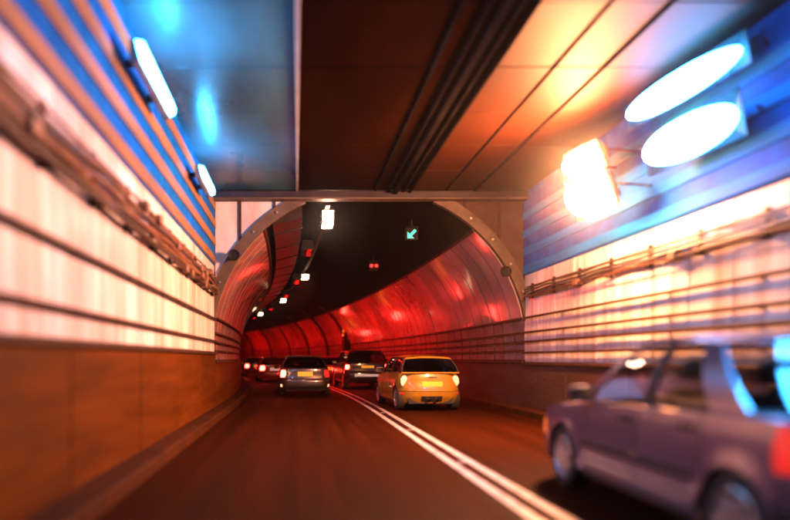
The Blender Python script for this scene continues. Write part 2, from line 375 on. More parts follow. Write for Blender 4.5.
# ------------------------------------------------------------------ portal
ZC = 1.60; RL = 3.78                            # lining circle
pt = thing('tunnel_portal', 'arched tunnel mouth with grey ring and corner panels, white left, painted dim right', 'tunnel portal', (X0, YP, 0))
def arc(r, a0, a1, n=14): return [(X0+r*math.cos(math.radians(a0+(a1-a0)*i/n)), ZC+r*math.sin(math.radians(a0+(a1-a0)*i/n))) for i in range(n+1)]
def extrude_y(poly, y0, y1):
    n = len(poly); V = [(x, y0, z) for x, z in poly]+[(x, y1, z) for x, z in poly]
    return V, [tuple(range(n)), tuple(range(2*n-1, n-1, -1))]+[(i, (i+1) % n, n+(i+1) % n, n+i) for i in range(n)]
for sgn in (-1, 1):
    xw = X0+sgn*(HW-0.006)
    # corner panels outside the ring, split by dark frames; dimness painted into right ones
    def A(r, x):   # height of the circle of radius r at x
        return ZC+math.sqrt(max(0.0, r*r-(x-X0)**2))
    RO = 4.02
    cuts = [sgn*(HW-0.006), sgn*3.13, sgn*2.30, sgn*1.35]
    for i in range(3):
        a, b = cuts[i], cuts[i+1]
        xs = [a+(b-a)*k/8 for k in range(9)]
        lo = [(X0+x-(0.02*sgn if k == 0 else 0), A(RO, X0+x)) for k, x in enumerate(xs)]
        lo = [(x, min(z, CEIL-0.02)) for x, z in lo]
        poly = lo+[(lo[-1][0], CEIL-0.01), (lo[0][0], CEIL-0.01)]
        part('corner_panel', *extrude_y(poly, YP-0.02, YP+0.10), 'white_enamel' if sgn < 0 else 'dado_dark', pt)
        if i: part('panel_frame', *box(X0+a-0.035, X0+a+0.035, YP-0.05, YP-0.02, A(RO, X0+a)-0.05, CEIL-0.02), 'rail_metal', pt)
    # grey ring
    a0, a1 = (9, 66) if sgn > 0 else (114, 171)
    n = 16; outer = arc(RO+0.03, a0, a1, n); inner = arc(RL+0.02, a0, a1, n)
    outer = [(min(max(x, X0-HW+0.006), X0+HW-0.006), z) for x, z in outer]
    V, F = extrude_y(outer+inner[::-1], YP-0.09, YP+0.06)
    part('ring', V, F, 'ring_steel', pt, 30)
    for k in range(3, n-1, 3):
        ang = math.radians(a0+(a1-a0)*k/n); rr = (RO+RL)/2+0.02
        part('bolt', *lathe([(-0.13, 0.001), (-0.13, 0.028), (-0.09, 0.03)], 'y', 8, (X0+rr*math.cos(ang), YP, ZC+rr*math.sin(ang))), 'grey_metal', pt)
part('lintel', *box(X0-HW+0.005, X0+HW-0.005, YP-0.30, YP-0.10, CEIL-0.17, CEIL-0.002, 0.02), 'duct_metal', pt)
part('lintel_flange', *box(X0-HW+0.005, X0+HW-0.005, YP-0.34, YP-0.06, CEIL-0.21, CEIL-0.172, 0.008), 'ring_steel', pt)
part('soffit', *box(X0-HW-0.3, X0+HW+0.3, YP+0.10, YP+0.25, CEIL-0.02, CEIL+0.04), 'crown_dark', pt)
# round horn speakers on the ring
for sgn, (xx, zz), lb in ((-1, (-1.50, 3.77), 'dark round loudspeaker on the left of the tunnel arch'), (1, (4.96, 3.38), 'dark round loudspeaker on the right of the tunnel arch')):
    t = thing('loudspeaker', lb, 'loudspeaker', (xx, YP-0.09, zz), 0, 'loudspeakers on the tunnel arch')
    part('horn', *lathe([(-0.20, 0.001), (-0.19, 0.05), (-0.20, 0.115), (-0.215, 0.13), (-0.20, 0.135), (-0.12, 0.10), (-0.05, 0.06), (-0.03, 0.05), (-0.03, 0.001)], 'y', 20), 'black_metal', t, 40, world=False)
    part('bracket', *box(-0.03, 0.03, -0.06, 0.0, -0.10, 0.10), 'rail_metal', t, world=False)

# ------------------------------------------------------------------ tunnel tube
tt = thing('tunnel_tube', 'curving tunnel tube lined with red lit enamel panels', 'tunnel', T(0, 0, 0))
def arc_n(r, a0, a1, n): return [(r*math.cos(math.radians(a0+(a1-a0)*i/n)), ZC+r*math.sin(math.radians(a0+(a1-a0)*i/n))) for i in range(n+1)]
# dark backing shell
shell = [(HW+0.12, 0.0)]+arc_n(RL+0.10, 0, 180, 28)+[(-HW-0.12, 0.0)]
part('shell', *sweep(shell, 0.02, S_END, 1.5, closed=False), 'crown_dark', tt, 40)
part('end_bulkhead', [T(S_END, n, z) for n, z in shell], [tuple(range(len(shell)))], 'crown_dark', tt)
for sgn in (1, -1):
    part('dado', *sweep([(sgn*(HW+0.1), 0.0), (sgn*(HW-0.02), 0.0), (sgn*(HW-0.02), 1.20), (sgn*(HW+0.1), 1.20)], 0.0, S_END if sgn > 0 else 45, 1.5), 'dado_dark' if sgn > 0 else 'dado_concrete', tt)
    part('ledge', *sweep([(sgn*(HW+0.02), 1.203), (sgn*(HW-0.06), 1.203), (sgn*(HW-0.06), 1.27), (sgn*(HW+0.02), 1.27)], 0.0, S_END if sgn > 0 else 45, 1.5), 'rail_metal', tt)
    for z in (1.50, 1.71, 1.93, 2.28):
        n = RL if z < ZC else math.sqrt(RL*RL-(z-ZC)**2)
        part('rail', *sweep([(sgn*(n-0.015), z-0.022), (sgn*(n-0.06), z-0.022), (sgn*(n-0.06), z+0.022), (sgn*(n-0.015), z+0.022)], 0.0, S_END if sgn > 0 else 45, 1.2), 'rail_metal', tt)
    # enamel panels, one low and one curved per bay
    bay = 0.76; s = 0.03; far = []
    lim = 58.0 if sgn > 0 else 32.0; end = 100.0 if sgn > 0 else 44.0
    ATOP = 47.5
    dark = (26.0, 31.5, 37.5, 44.0, 51.0, 58.0, 66.0) if sgn > 0 else ()
    while s < end:
        zl = 2.27; al = math.degrees(math.asin((zl-ZC)/RL))
        g = 0.03
        low = [(RL+0.02, 1.28)]+[(RL+0.02, ZC)]+arc_n(RL+0.02, 2, al-0.15, 3)
        up = arc_n(RL, al+0.15, ATOP, 9)
        dlt = random.uniform(-0.006, 0.006)
        for nm, pr in (('lining_panel_low', low), ('lining_panel', up)):
            back = [(n+0.025, z) for n, z in pr]
            prof = [(sgn*(n+dlt), z) for n, z in pr+back[::-1]]
            geo = sweep(prof, s+g, s+bay-g, 0.8)
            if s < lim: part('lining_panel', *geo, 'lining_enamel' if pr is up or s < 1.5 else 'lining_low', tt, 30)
            else: far.append(geo)
        s += bay
        for dd in dark:
            if s-bay < dd <= s:
                rib = arc_n(RL-0.10, 0, 60, 12); rb2 = arc_n(RL+0.05, 0, 60, 12)
                part('rib', *sweep([(sgn*n, z) for n, z in [(RL-0.10, 0.0)]+rib+rb2[::-1]+[(RL+0.05, 0.0)]], dd-0.18, dd+0.18, 0.4), 'black_metal', tt, 30)
    if far:
        o = part('far_lining', *join(*far), 'lining_enamel', tt, 30); o['kind'] = 'stuff'
# red edge strip where lining meets the dark crown, right side
part('lining_trim', *sweep([(n, z) for n, z in arc_n(RL-0.03, 47.6, 48.6, 1)+arc_n(RL+0.02, 47.6, 48.6, 1)[::-1]], 0.0, 70, 0.8), 'rail_metal', tt)
part('lining_trim', *sweep([(-n, z) for n, z in arc_n(RL-0.03, 47.6, 48.6, 1)+arc_n(RL+0.02, 47.6, 48.6, 1)[::-1]], 0.0, 40, 0.8), 'rail_metal', tt)

# overhead duct and lamp rail on the left of the crown
dt = thing('overhead_duct', 'dark ventilation duct under the tunnel crown, left of the lamps', 'duct', T(0.6, -1.75, 4.7))
part('duct_body', *sweep([(-2.35, 4.62), (-1.62, 4.82), (-1.62, 5.12), (-2.15, 5.10)], 0.4, 70, 1.2), 'duct_metal', dt)
it = []
s = 1.6
while s < 66:
    part('duct_flange', *sweep([(-2.37, 4.60), (-1.59, 4.80), (-1.59, 5.14), (-2.15, 5.12)], s, s+0.06, 1), 'black_metal', dt); s += 2.2
rt = thing('lamp_rail', 'thin black conduit carrying the lamps along the tunnel crown', 'conduit', T(0.6, -1.0, 5.1))
part('conduit', *sweep([(-1.03, 5.11), (-0.93, 5.11), (-0.93, 5.19), (-1.03, 5.19)], 0.4, 80, 1.2), 'black_metal', rt)

# ------------------------------------------------------------------ lamps
def put(t, s, n, z):
    t.location = T(s, n, z); t.rotation_euler = (0, 0, heading(s))
def strip_lamp(label, loc, sgn, emis, ln=1.45, group=None, sc_=1.0, name='wall_lamp'):
    """wall luminaire: trough housing with a glowing diffuser facing the roadway"""
    t = thing(name, label, 'lamp', loc, 0, group)
    h = ln/2
    # housing profile in (d, z): d points away from the wall
    def ext(poly, y0, y1):
        return extrude_y([(sgn*-(d if d < 0 else d*sc_), z*sc_) for d, z in poly], y0, y1)
    part('housing', *ext([(-0.02, -0.10), (0.05, -0.13), (0.09, -0.11), (0.03, 0.10), (-0.02, 0.10)], -h, h), 'grey_metal', t, world=False)
    part('diffuser', *ext([(0.092, -0.10), (0.15, -0.07), (0.16, 0.0), (0.13, 0.08), (0.035, 0.10)], -h-0.01, h+0.01), emis, t, 50, world=False)
    for y in (-h, h):
        part('end_cap', *ext([(-0.02, -0.125), (0.06, -0.14), (0.10, -0.12), (0.04, 0.11), (-0.02, 0.11)], y-0.02, y+0.02), 'grey_metal', t, world=False)
    for y in (-h*0.6, h*0.6):
        part('bracket', *ext([(-0.16, -0.04), (-0.02, -0.04), (-0.02, 0.04), (-0.16, 0.04)], y-0.03, y+0.03), 'rail_metal', t, world=False)
    return t
gL = 'blue lamps along the left wall'
xl = -1.80
strip_lamp('blue white strip lamp high on the left wall, nearest in view', (xl, 7.55, 4.67), -1, 'blue_lamp', 1.6, gL)
strip_lamp('blue white strip lamp on the left wall closest to the tunnel mouth', (xl, 11.75, 4.67), -1, 'blue_lamp', 1.3, gL)
strip_lamp('blue white strip lamp at the left wall outside the picture beside the camera', (xl, 3.35, 4.67), -1, 'blue_lamp', 1.6, gL)

def flood_lamp(label, loc, aim, emis, w, h, group=None, sgn=1):
    t = thing('flood_lamp', label, 'lamp', loc, 0, group)
    ax = (Vector(aim)-Vector(loc)).normalized(); sx = ax.cross(Vector((0, 0, 1))).normalized(); sz = sx.cross(ax)
    def P(u, v, d): return sx*u+sz*v+ax*d
    r0 = [P(a*w*0.30, b*h*0.30, -0.26) for a, b in ((-1, -1), (1, -1), (1, 1), (-1, 1))]
    r1 = [P(a*w*0.54, b*h*0.54, -0.05) for a, b in ((-1, -1), (1, -1), (1, 1), (-1, 1))]
    r2 = [P(a*w*0.56, b*h*0.56, 0.0) for a, b in ((-1, -1), (1, -1), (1, 1), (-1, 1))]
    V, F = grid([r0, r1, r2], True); F.append((0, 1, 2, 3))
    part('housing', V, F, 'black_metal', t, world=False)
    rows = []
    for i in range(8):                          # prismatic glass bowl
        th = PI/2*i/7; q = max(0.02, math.sin(th))
        row = []
        for k in range(24):
            a_ = 2*PI*k/24; ca, sa = math.cos(a_), math.sin(a_)
            ca = math.copysign(abs(ca)**0.95, ca); sa = math.copysign(abs(sa)**0.95, sa)
            row.append(P(w*0.52*q*ca, h*0.52*q*sa, 0.30*math.cos(th)))
        rows.append(row)
    part('glass_bowl', *grid(rows, True), emis, t, 60, world=False)
    for k in range(5):
        u = (k-2)*w*0.14
        a = [P(u-0.008, -h*0.3, -0.25), P(u+0.008, -h*0.3, -0.25), P(u+0.008, h*0.3, -0.25), P(u-0.008, h*0.3, -0.25)]
        b = [p-ax*0.07 for p in a]
        V, F = grid([a, b], True); F.append((4, 5, 6, 7)); part('cooling_fin', V, F, 'black_metal', t, world=False)
    wallx = X0+sgn*HW-loc[0]
    for y in (-w*0.62, w*0.62):
        q = P(y, 0, -0.1)
        part('yoke_arm', *tube([q, (wallx, q.y*0.9, q.z*0.3)], 0.02, 8), 'black_metal', t, world=False)
    return t
flood_lamp('lower of two glaring orange flood lamps on the right wall', (4.75, 10.05, 3.97), (0.0, 9.0, 1.8), 'sodium_lamp', 0.86, 0.66, 'flood lamps on the right wall')
flood_lamp('upper of two glaring orange flood lamps on the right wall', (4.75, 10.25, 4.58), (0.0, 9.2, 2.2), 'sodium_lamp', 0.74, 0.42, 'flood lamps on the right wall')
gB = 'blue lamps on the right wall'
flood_lamp('glaring blue white lamp mid height on the upper right wall', (5.15, 8.15, 4.22), (0.0, 7.6, 3.2), 'blue_flood', 1.55, 0.52, gB)
flood_lamp('glaring blue white lamp in the corner of right wall and ceiling', (5.15, 8.35, 4.96), (0.0, 7.8, 4.0), 'blue_flood', 2.0, 0.36, gB)
flood_lamp('blue white lamp on the right wall just outside the picture above the mauve car', (5.15, 3.95, 4.22), (0.0, 3.6, 3.2), 'blue_flood', 1.45, 0.55, gB)

def hang_lamp(s, n, z, label, emis, wx=0.26, hz=0.30, ln=0.5, group=None, name='crown_lamp'):
    t = thing(name, label, 'lamp', (0, 0, 0), 0, group); put(t, s, n, z)
    part('housing', *box(-wx/2-0.03, wx/2+0.03, -ln/2+0.02, ln/2, -0.02, hz, 0.015), 'black_metal', t, world=False)
    part('diffuser', *box(-wx/2, wx/2, -ln/2-0.02, -ln/2+0.015, 0.015, hz-0.03, 0.008), emis, t, world=False)
    part('lower_lens', *box(-wx/2, wx/2, -ln/2+0.04, ln/2-0.04, -0.06, -0.022, 0.012), emis, t, world=False)
    part('hanger', *box(-0.02, 0.02, -0.02, 0.02, hz, hz+0.16), 'black_metal', t, world=False)
    return t
gC = 'lamps along the tunnel crown'
hang_lamp(1.1, -0.96, 4.80, 'bright cream lamp hanging just inside the tunnel mouth', 'cream_bright', 0.27, 0.31, 0.6, gC)
for i, (s, lb) in enumerate(((12.0, 'white crown lamp second from the tunnel mouth'), (23.0, 'small white crown lamp third from the tunnel mouth'), (34.5, 'small white crown lamp fourth from the tunnel mouth'), (46.0, 'tiny white crown lamp farthest into the bend'))):
    hang_lamp(s, -0.96, 4.82, lb, 'cream_lamp', 0.30, 0.15, 0.5, gC)
def added_red_tube(s, n, z, label, ln=1.3):  # added tubes redden the right lining; their trough keeps light off the road
    t = thing('added_red_lamp', label, 'lamp', (0, 0, 0), 0, 'added red lamps that tint the tunnel lining'); put(t, s, n, z)
    part('housing', *extrude_y([(0.02, -0.125), (-0.08, -0.12), (-0.10, 0.05), (0.10, 0.05), (0.20, -0.02), (0.205, 0.0), (0.11, 0.13), (-0.12, 0.13), (-0.10, -0.14), (0.025, -0.14)], -ln/2, ln/2), 'black_metal', t, world=False)
    part('tube', *tube([(0, -ln/2+0.03, 0), (0, ln/2-0.03, 0)], 0.045, 10), 'added_red_lamp' if s > 6 else 'added_red_lamp_soft', t, 60, world=False)
    for y in (-ln/2, ln/2): part('end_cap', *box(-0.13, 0.20, y-0.012, y+0.012, -0.15, 0.13), 'black_metal', t, world=False)
    part('hanger', *box(-0.015, 0.015, -0.02, 0.02, 0.13, 0.30), 'black_metal', t, world=False)
words = ['nearest the tunnel mouth', 'second from the tunnel mouth', 'third from the tunnel mouth', 'fourth from the tunnel mouth', 'fifth from the tunnel mouth', 'sixth from the tunnel mouth', 'farthest in the bend']
for i, s in enumerate((4.2, 11.5, 17.5, 26.0, 35.0, 44.0, 54.0)):
    added_red_tube(s, -1.42, 4.72, 'added red tube lamp tinting the lining, '+words[i])
# lane signals
def signal(s, n, z, label, kind):
    t = thing('lane_signal', label, 'signal', (0, 0, 0), 0, 'lane signals in the tunnel'); put(t, s, n, z); t.scale = (0.8, 0.8, 0.8)
    part('housing', *box(-0.22, 0.22, 0.0, 0.16, -0.22, 0.22, 0.02), 'black_metal', t, world=False)
    part('hood', *box(-0.22, 0.22, -0.14, 0.0, 0.205, 0.225), 'black_metal', t, world=False)
    part('hanger', *box(-0.03, 0.03, 0.05, 0.11, 0.22, 0.50), 'black_metal', t, world=False)
    if kind == 'green':
        poly = [(-0.16, -0.16), (0.07, -0.16), (-0.01, -0.08), (0.16, 0.09), (0.09, 0.16), (-0.08, -0.01), (-0.16, 0.07)]
        part('arrow', *extrude_y(poly, -0.012, -0.003), 'green_signal', t, world=False)
    else:
        for x in (-0.12, 0.12):
            part('lens', *lathe([(-0.03, 0.001), (-0.025, 0.05), (-0.003, 0.075)], 'y', 14, (x, 0, 0)), 'red_signal', t, 60, world=False)
signal(2.2, 1.46, 4.78, 'green arrow lane signal hanging over the right lane', 'green')
signal(8.2, 1.35, 4.80, 'pair of small red lights hanging over the right lane', 'red')
# amber beacons on the dark cabinet of the right lining
t = thing('beacon_cabinet', 'dark cabinet with amber beacons on the red lining', 'cabinet', (0, 0, 0), 0); put(t, 25.3, HW-0.25, 0.0)
part('cabinet', *box(-0.20, 0.20, -0.35, 0.35, 0.15, 2.6, 0.03), 'black_metal', t, world=False)
part('mast', *box(-0.06, 0.06, -0.06, 0.06, 2.6, 3.2), 'black_metal', t, world=False)
for y, z in ((-0.22, 3.05), (-0.1, 2.80)): part('beacon', *lathe([(0.0, 0.001), (0.0, 0.06), (0.13, 0.05), (0.17, 0.001)], 'z', 12, (-0.22, y, z)), 'amber_signal', t, 50, world=False)

# ------------------------------------------------------------------ cars
def interp(knots, y):
    if y <= knots[0][0]: return knots[0][1]
    for (a, p), (b, q) in zip(knots, knots[1:]):
        if y <= b:
            t = (y-a)/(b-a); t = t*t*(3-2*t) if (b-a) > 0.25 else t
            return p+(q-p)*t
    return knots[-1][1]
def lerp(a, b, t): return a+(b-a)*t

def build_car(name, label, loc, yaw, P, group=None, detail=True):
    t = thing(name, label, P.get('cat', 'car'), loc, yaw, group)
    W2 = P['W']/2; H = P['H']; yfa = P['wb']/2; yra = -P['wb']/2
    yF = yfa+P['fo']; yR = yra-P['ro']; WR = P['wr']; sill = P.get('sill', 0.24)
    paint = P['paint']; glass = P.get('glass', 'car_glass')
    shoulder = sorted(P['shoulder'])
    AR = WR*1.14
    def zlow(y):
        z = sill
        for ya in (yfa, yra):
            if abs(y-ya) < AR: z = max(z, WR+math.sqrt(AR*AR-(y-ya)**2))
        return z
    zref = P.get('zref', 0.55); hollow = P.get('hollow', 0.06)
    def pf(z):
        q = (z-zref)/0.42
        return 1-hollow*q*q*(0.9 if z > zref else 0.8)
    cr, bow = P.get('cr', 0.24), P.get('bow', 0.10)
    f0 = yF-bow-cr; r0 = yR+bow+cr
    # wheel arch flare
    def flare(y, z):
        b = 0.0
        for ya in (yfa, yra):
            d = math.hypot(y-ya, z-WR)
            if d < AR+0.09: b = max(b, 0.018*(1-max(0, d-AR)/0.09))
        return b
    def sidepoint(sg, y, z): return (sg*(W2*pf(z)+flare(y, z)), y, z)
    def stations(a, b):
        ys = {round(a, 4), round(b, 4)}
        n = max(2, int((b-a)/0.05))
        for i in range(n+1): ys.add(round(a+(b-a)*i/n, 4))
        for ya in (yfa, yra):
            for e in (-AR, AR, -AR+0.012, AR-0.012):
                if a < ya+e < b: ys.add(round(ya+e, 4))
        return sorted(ys)
    NZ = 9
    def side_sheet(sg, a, b, mname, pname, parent=t):
        rows = []
        for y in stations(a, b):
            zl, zh = zlow(y), interp(shoulder, y)
            rows.append([sidepoint(sg, y, lerp(zl, zh, k/NZ)) for k in range(NZ+1)])
        # inner return so that the sheet has thickness at its lower edge
        rows = [[(r[0][0]-sg*0.05, r[0][1], r[0][2]+0.005)]+r+[(r[-1][0]-sg*0.035, r[-1][1], r[-1][2]+0.012)] for r in rows]
        return part(pname, *grid(rows), mname, parent, 35, world=False)
    g = 0.008
    cuts = P['doors']                           # y of door edges from front to rear
    for sg in (-1, 1):
        side_sheet(sg, cuts[0]+g, f0, paint, 'front_wing')
        for i in range(len(cuts)-1):
            d = side_sheet(sg, cuts[i+1]+g, cuts[i]-g, paint, 'door')
            if detail:
                yh = cuts[i+1]+0.17; zh = interp(shoulder, yh)-0.10; x = W2*pf(zh)
                part('handle', *box(*sorted((sg*(x-0.01), sg*(x+0.028))), yh-0.09, yh+0.09, zh-0.02, zh+0.02, 0.009), P.get('handle', 'trim_black'), d, world=False)
        side_sheet(sg, r0, cuts[-1]-g, paint, 'rear_wing')
        # rub strip along the doors
        if P.get('strip'):
            zs = P['strip']; x = W2*pf(zs)
            part('rub_strip', *box(*sorted((sg*(x-0.01), sg*(x+0.016))), yra+AR+0.08, yfa-AR-0.08, zs-0.03, zs+0.03, 0.008), 'trim_black', t, world=False)
        # dark sill
        part('sill', *box(*sorted((sg*(W2*0.86), sg*(W2*0.945))), yra+AR, yfa-AR, sill-0.06, sill+0.012, 0.01), 'trim_black', t, world=False)
    # end fascias: plan curve from one side round to the other
    def plan(tt):                              # tt in 0..1, left to right, returns (x, along) with along measured from f0 outward
        n = tt*4-2                             # -2..2 ; |n|>1 are the corners
        if abs(n) > 1:
            th = (2-abs(n))*PI/2
            x = W2-cr+cr*math.cos(th); a = cr*math.sin(th)
        else:
            x = (W2-cr)*abs(n); a = cr
        x = math.copysign(x, n); a += bow*(1-(x/W2)**2)
        return x, a
    def fascia_pt(end, tt, z, off=0.0):
        x, a = plan(tt)
        prof = P['front_prof'] if end > 0 else P['rear_prof']
        lean = interp(prof, z)                 # 0 = full length, positive = recessed
        a2 = max(0.0, a-lean*min(1.0, a/(cr*0.8)))
        k = pf(z)
        # outward offset
        nx = math.copysign(min(1, abs(x)/W2)**4, x)
        ny = 1-min(1, abs(x)/W2)**4
        y = (f0+a2+off*ny) if end > 0 else (r0-a2-off*ny)
        return (x*k+off*nx, y, z)
    TT = [0, 0.04, 0.08, 0.13, 0.18, 0.22, 0.25, 0.32, 0.41, 0.5]; TT = TT+[1-q for q in TT[-2::-1]]
    for end, nm in ((1, 'front_bumper'), (-1, 'rear_bumper')):
        ztop = interp(shoulder, f0 if end > 0 else r0)
        ze = P['hood_front'] if end > 0 else P['deck_rear']
        split = P.get('bumper_split', 0.62) if end < 0 else ztop
        NR = 8
        def rows_between(z0, z1, n):
            rows = []
            for k in range(n+1):
                row = []
                for q in TT:
                    x, a = plan(q); tz = min(1.0, a/(cr+bow*0.5))
                    top = lerp(ztop, ze, tz) if z1 is None else z1
                    row.append(fascia_pt(end, q, lerp(z0, top, k/n)))
                rows.append(row)
            return rows
        zb = sill-0.04
        if end > 0:
            part(nm, *grid(rows_between(zb, None, 10)), paint, t, 40, world=False)
        else:
            part(nm, *grid(rows_between(zb, split-0.006, 7)), paint, t, 40, world=False)
            part('tail_panel', *grid(rows_between(split+0.006, None, 7)), paint, t, 40, world=False)
        # deck (bonnet / boot lid)
        yb = cuts[0]+0.02 if end > 0 else P['rear_base']+0.0
        ye = f0 if end > 0 else r0
        nseg = 8; rows = []
        crown = P.get('crown', 0.05)
        for i in range(nseg+1):
            y = lerp(yb, ye, i/nseg); zs = interp(shoulder, y)+0.012; row = []
            for q in TT:
                x, a = plan(q); xx = x*pf(zs)*(W2-0.035)/W2
                row.append((xx, y, zs+crown*(1-(x/W2)**2)*(1 if end > 0 else P.get('rcrown', 0.5))))
            rows.append(row)
        top = rows_between(zb, None, 1)[-1]
        cz = rows[-1]
        for f in (0.35, 0.7, 1.0):
            rows.append([tuple(lerp(c, e, f) if j != 2 else lerp(c[2], e[2], f**1.8) for j, (c_, e_) in enumerate(zip(c, e)) for c, e in ((c, e),)) if False else
                         (lerp(c[0], e[0], f), lerp(c[1], e[1], f), lerp(c[2], e[2], f**1.7)) for c, e in zip(cz, top)])
        if (end > 0) or P['rear_base']-r0 > 0.05:
            part('bonnet' if end > 0 else 'boot_lid', *grid(rows), paint, t, 40, world=False)
        else:
            part('tailgate_sill', *grid(rows[nseg:]), paint, t, 40, world=False)
    def patch(end, t0, t1, z0, z1, off, mname, pname, nt=6, nz=4, parent=t, round_=0.0):
        rows = []
        for k in range(nz+1):
            v = k/nz; zz = lerp(z0, z1, v); row = []
            for i in range(nt+1):
                u = i/nt
                tm = (t0+t1)/2; hw = (t1-t0)/2
                s = 1.0
                if round_: s = 1-round_*(abs(2*v-1)**2.5)
                row.append(fascia_pt(end, tm+hw*s*(2*u-1), zz, off))
            rows.append(row)
        # skirt to the body
        V, F = grid(rows)
        n = nt+1; m = nz+1
        ring = [j for j in range(n)]+[i*n+n-1 for i in range(1, m)]+[(m-1)*n+j for j in range(n-2, -1, -1)]+[i*n for i in range(m-2, 0, -1)]
        base = len(V)
        for q in ring:
            v = V[q]; V.append((v[0]*0.99, v[1]-end*(off+0.01), v[2]))
        for j in range(len(ring)):
            k = (j+1) % len(ring); F.append((ring[j], ring[k], base+k, base+j))
        return part(pname, V, F, mname, parent, 50, world=False)
    for a in P.get('patches', ()): patch(*a[:7], a[7], **(a[8] if len(a) > 8 else {}))
    # greenhouse
    cowl, rf, rr, rb = P['cowl'], P['roof_f'], P['roof_r'], P['rear_base']
    wbx = W2*0.925; wrx = W2*P.get('roofw', 0.72)
    rk = sorted(P['roof_knots'])
    def rz(y): return interp(rk, y)
    def gp(sg, gg, h, off=0.0):
        yf_, yr_ = lerp(cowl, rf, h), lerp(rb, rr, h)
        y = lerp(yf_, yr_, gg)
        zb_ = interp(shoulder, y)+0.005
        z = lerp(zb_, rz(min(max(y, rr), rf)), h)
        x = lerp(wbx, wrx, h)+P.get('tumble', 0.035)*math.sin(PI*h)+off
        return (sg*x, y, z)
    def gstrip(sg, g0, g1, h0, h1, mname, pname, off, ng=6, nh=8, thick=0.0):
        rows = [[gp(sg, lerp(g0, g1, i/ng), lerp(h0, h1, j/nh), off) for i in range(ng+1)] for j in range(nh+1)]
        V, F = grid(rows)
        if thick:
            rows2 = [[gp(sg, lerp(g0, g1, i/ng), lerp(h0, h1, j/nh), off-thick) for i in range(ng+1)] for j in range(nh+1)]
            V2, F2 = grid(rows2); o = len(V); V += V2; F += [tuple(q+o for q in f) for f in F2]
            n = ng+1; m = nh+1
            ring = [j for j in range(n)]+[i*n+n-1 for i in range(1, m)]+[(m-1)*n+j for j in range(n-2, -1, -1)]+[i*n for i in range(m-2, 0, -1)]
            for j in range(len(ring)):
                k = (j+1) % len(ring); F.append((ring[j], ring[k], o+ring[k], o+ring[j]))
        return part(pname, V, F, mname, t, 35, world=False)
    pil = P['pillars']; pcol = P.get('pillar_col', paint)
    for sg in (-1, 1):
        for i, (a, b) in enumerate(pil):
            gstrip(sg, a, b, 0.0, 1.0, pcol if not (0 < i < len(pil)-1) else P.get('bpillar', pcol), 'pillar', 0.0, 4, 8, 0.03)
        for i in range(len(pil)-1):
            a, b = pil[i][1], pil[i+1][0]
            gstrip(sg, a+0.002, b-0.002, 0.0, 0.05, 'trim_black', 'window_trim', 0.002, 8, 2, 0.02)
            gstrip(sg, a+0.002, b-0.002, 0.935, 1.0, pcol, 'roof_rail', -0.001, 8, 2, 0.03)
            gstrip(sg, a-0.004, b+0.004, 0.03, 0.95, glass, 'side_window', -0.012, 8, 8)
    def screen(gg, h0, h1, ins, bulge, mname, pname, off=0.0, nx=10, nh=8):
        rows = []
        sgny = 1 if gg < 0.5 else -1
        for j in range(nh+1):
            h = lerp(h0, h1, j/nh); L_ = Vector(gp(-1, gg, h)); R_ = Vector(gp(1, gg, h)); row = []
            for i in range(nx+1):
                u = lerp(ins, 1-ins, i/nx); p = L_.lerp(R_, u); k = 1-(2*u-1)**2
                row.append((p.x, p.y+sgny*(bulge*k*(1-0.5*h)+off), p.z+0.035*k*h+off*0.5))
            rows.append(row)
        return part(pname, *grid(rows), mname, t, 40, world=False)
    screen(0.0, 0.02, 0.99, 0.02, 0.10, glass, 'windscreen', -0.01)
    rs = P.get('rear_glass', glass)
    screen(1.0, P.get('rw0', 0.04), P.get('rw1', 0.96), 0.06, P.get('rbulge', 0.07), rs, 'rear_window', -0.008)
    if P.get('rear_frame', True):
        screen(1.0, P.get('rw1', 0.96)-0.01, 1.0, 0.0, P.get('rbulge', 0.07), paint, 'tailgate_top')
        screen(1.0, 0.0, P.get('rw0', 0.04)+0.01, 0.0, P.get('rbulge', 0.07), P.get('rlow', 'trim_black'), 'window_seal')
    # roof
    rows = []
    for i in range(13):
        y = lerp(rr-0.01, rf+0.01, i/12); row = []
        for j in range(13):
            u = 2*j/12-1
            bl = (0.10*(1-0.5) if False else 0)
            yy = y+(0.05*(1-u*u) if i == 12 else 0)-(P.get('rbulge', 0.07)*0.5*(1-u*u) if i == 0 else 0)
            row.append((u*(wrx+0.006), yy, rz(min(max(y, rr), rf))+0.045*(1-abs(u)**2.4)+0.004))
        rows.append(row)
    o = part('roof', *grid(rows), P.get('roof_col', paint), t, 40, world=False)
    if P.get('spoiler'):
        V, F = grid([[(u*wrx*0.96, rr-0.02, H-0.03+0.0*u) for u in (-1, -0.5, 0, 0.5, 1)], [(u*wrx*0.92, rr-0.20, H-0.055) for u in (-1, -0.5, 0, 0.5, 1)], [(u*wrx*0.92, rr-0.19, H-0.085) for u in (-1, -0.5, 0, 0.5, 1)]])
        part('spoiler', V, F, paint, t, 40, world=False)
    # inside: tub, dashboard, seats
    part('underbody', *box(-W2*0.70, W2*0.70, yR+0.14, yF-0.14, sill-0.05, 0.50), 'trim_black', t, world=False)
    fl = []
    zb_ = interp(shoulder, 0)
    fl.append(box(-W2*0.85, W2*0.85, cowl-0.42, cowl+0.02, 0.5, zb_-0.03, 0.04))
    part('dashboard', *join(*fl), 'trim_black', t, world=False)
    if P['rear_base']-r0 > -0.2:
        part('parcel_shelf', *box(-W2*0.84, W2*0.84, rb+0.03, rb+0.35, zb_-0.06, zb_-0.025, 0.01), 'trim_black', t, world=False)
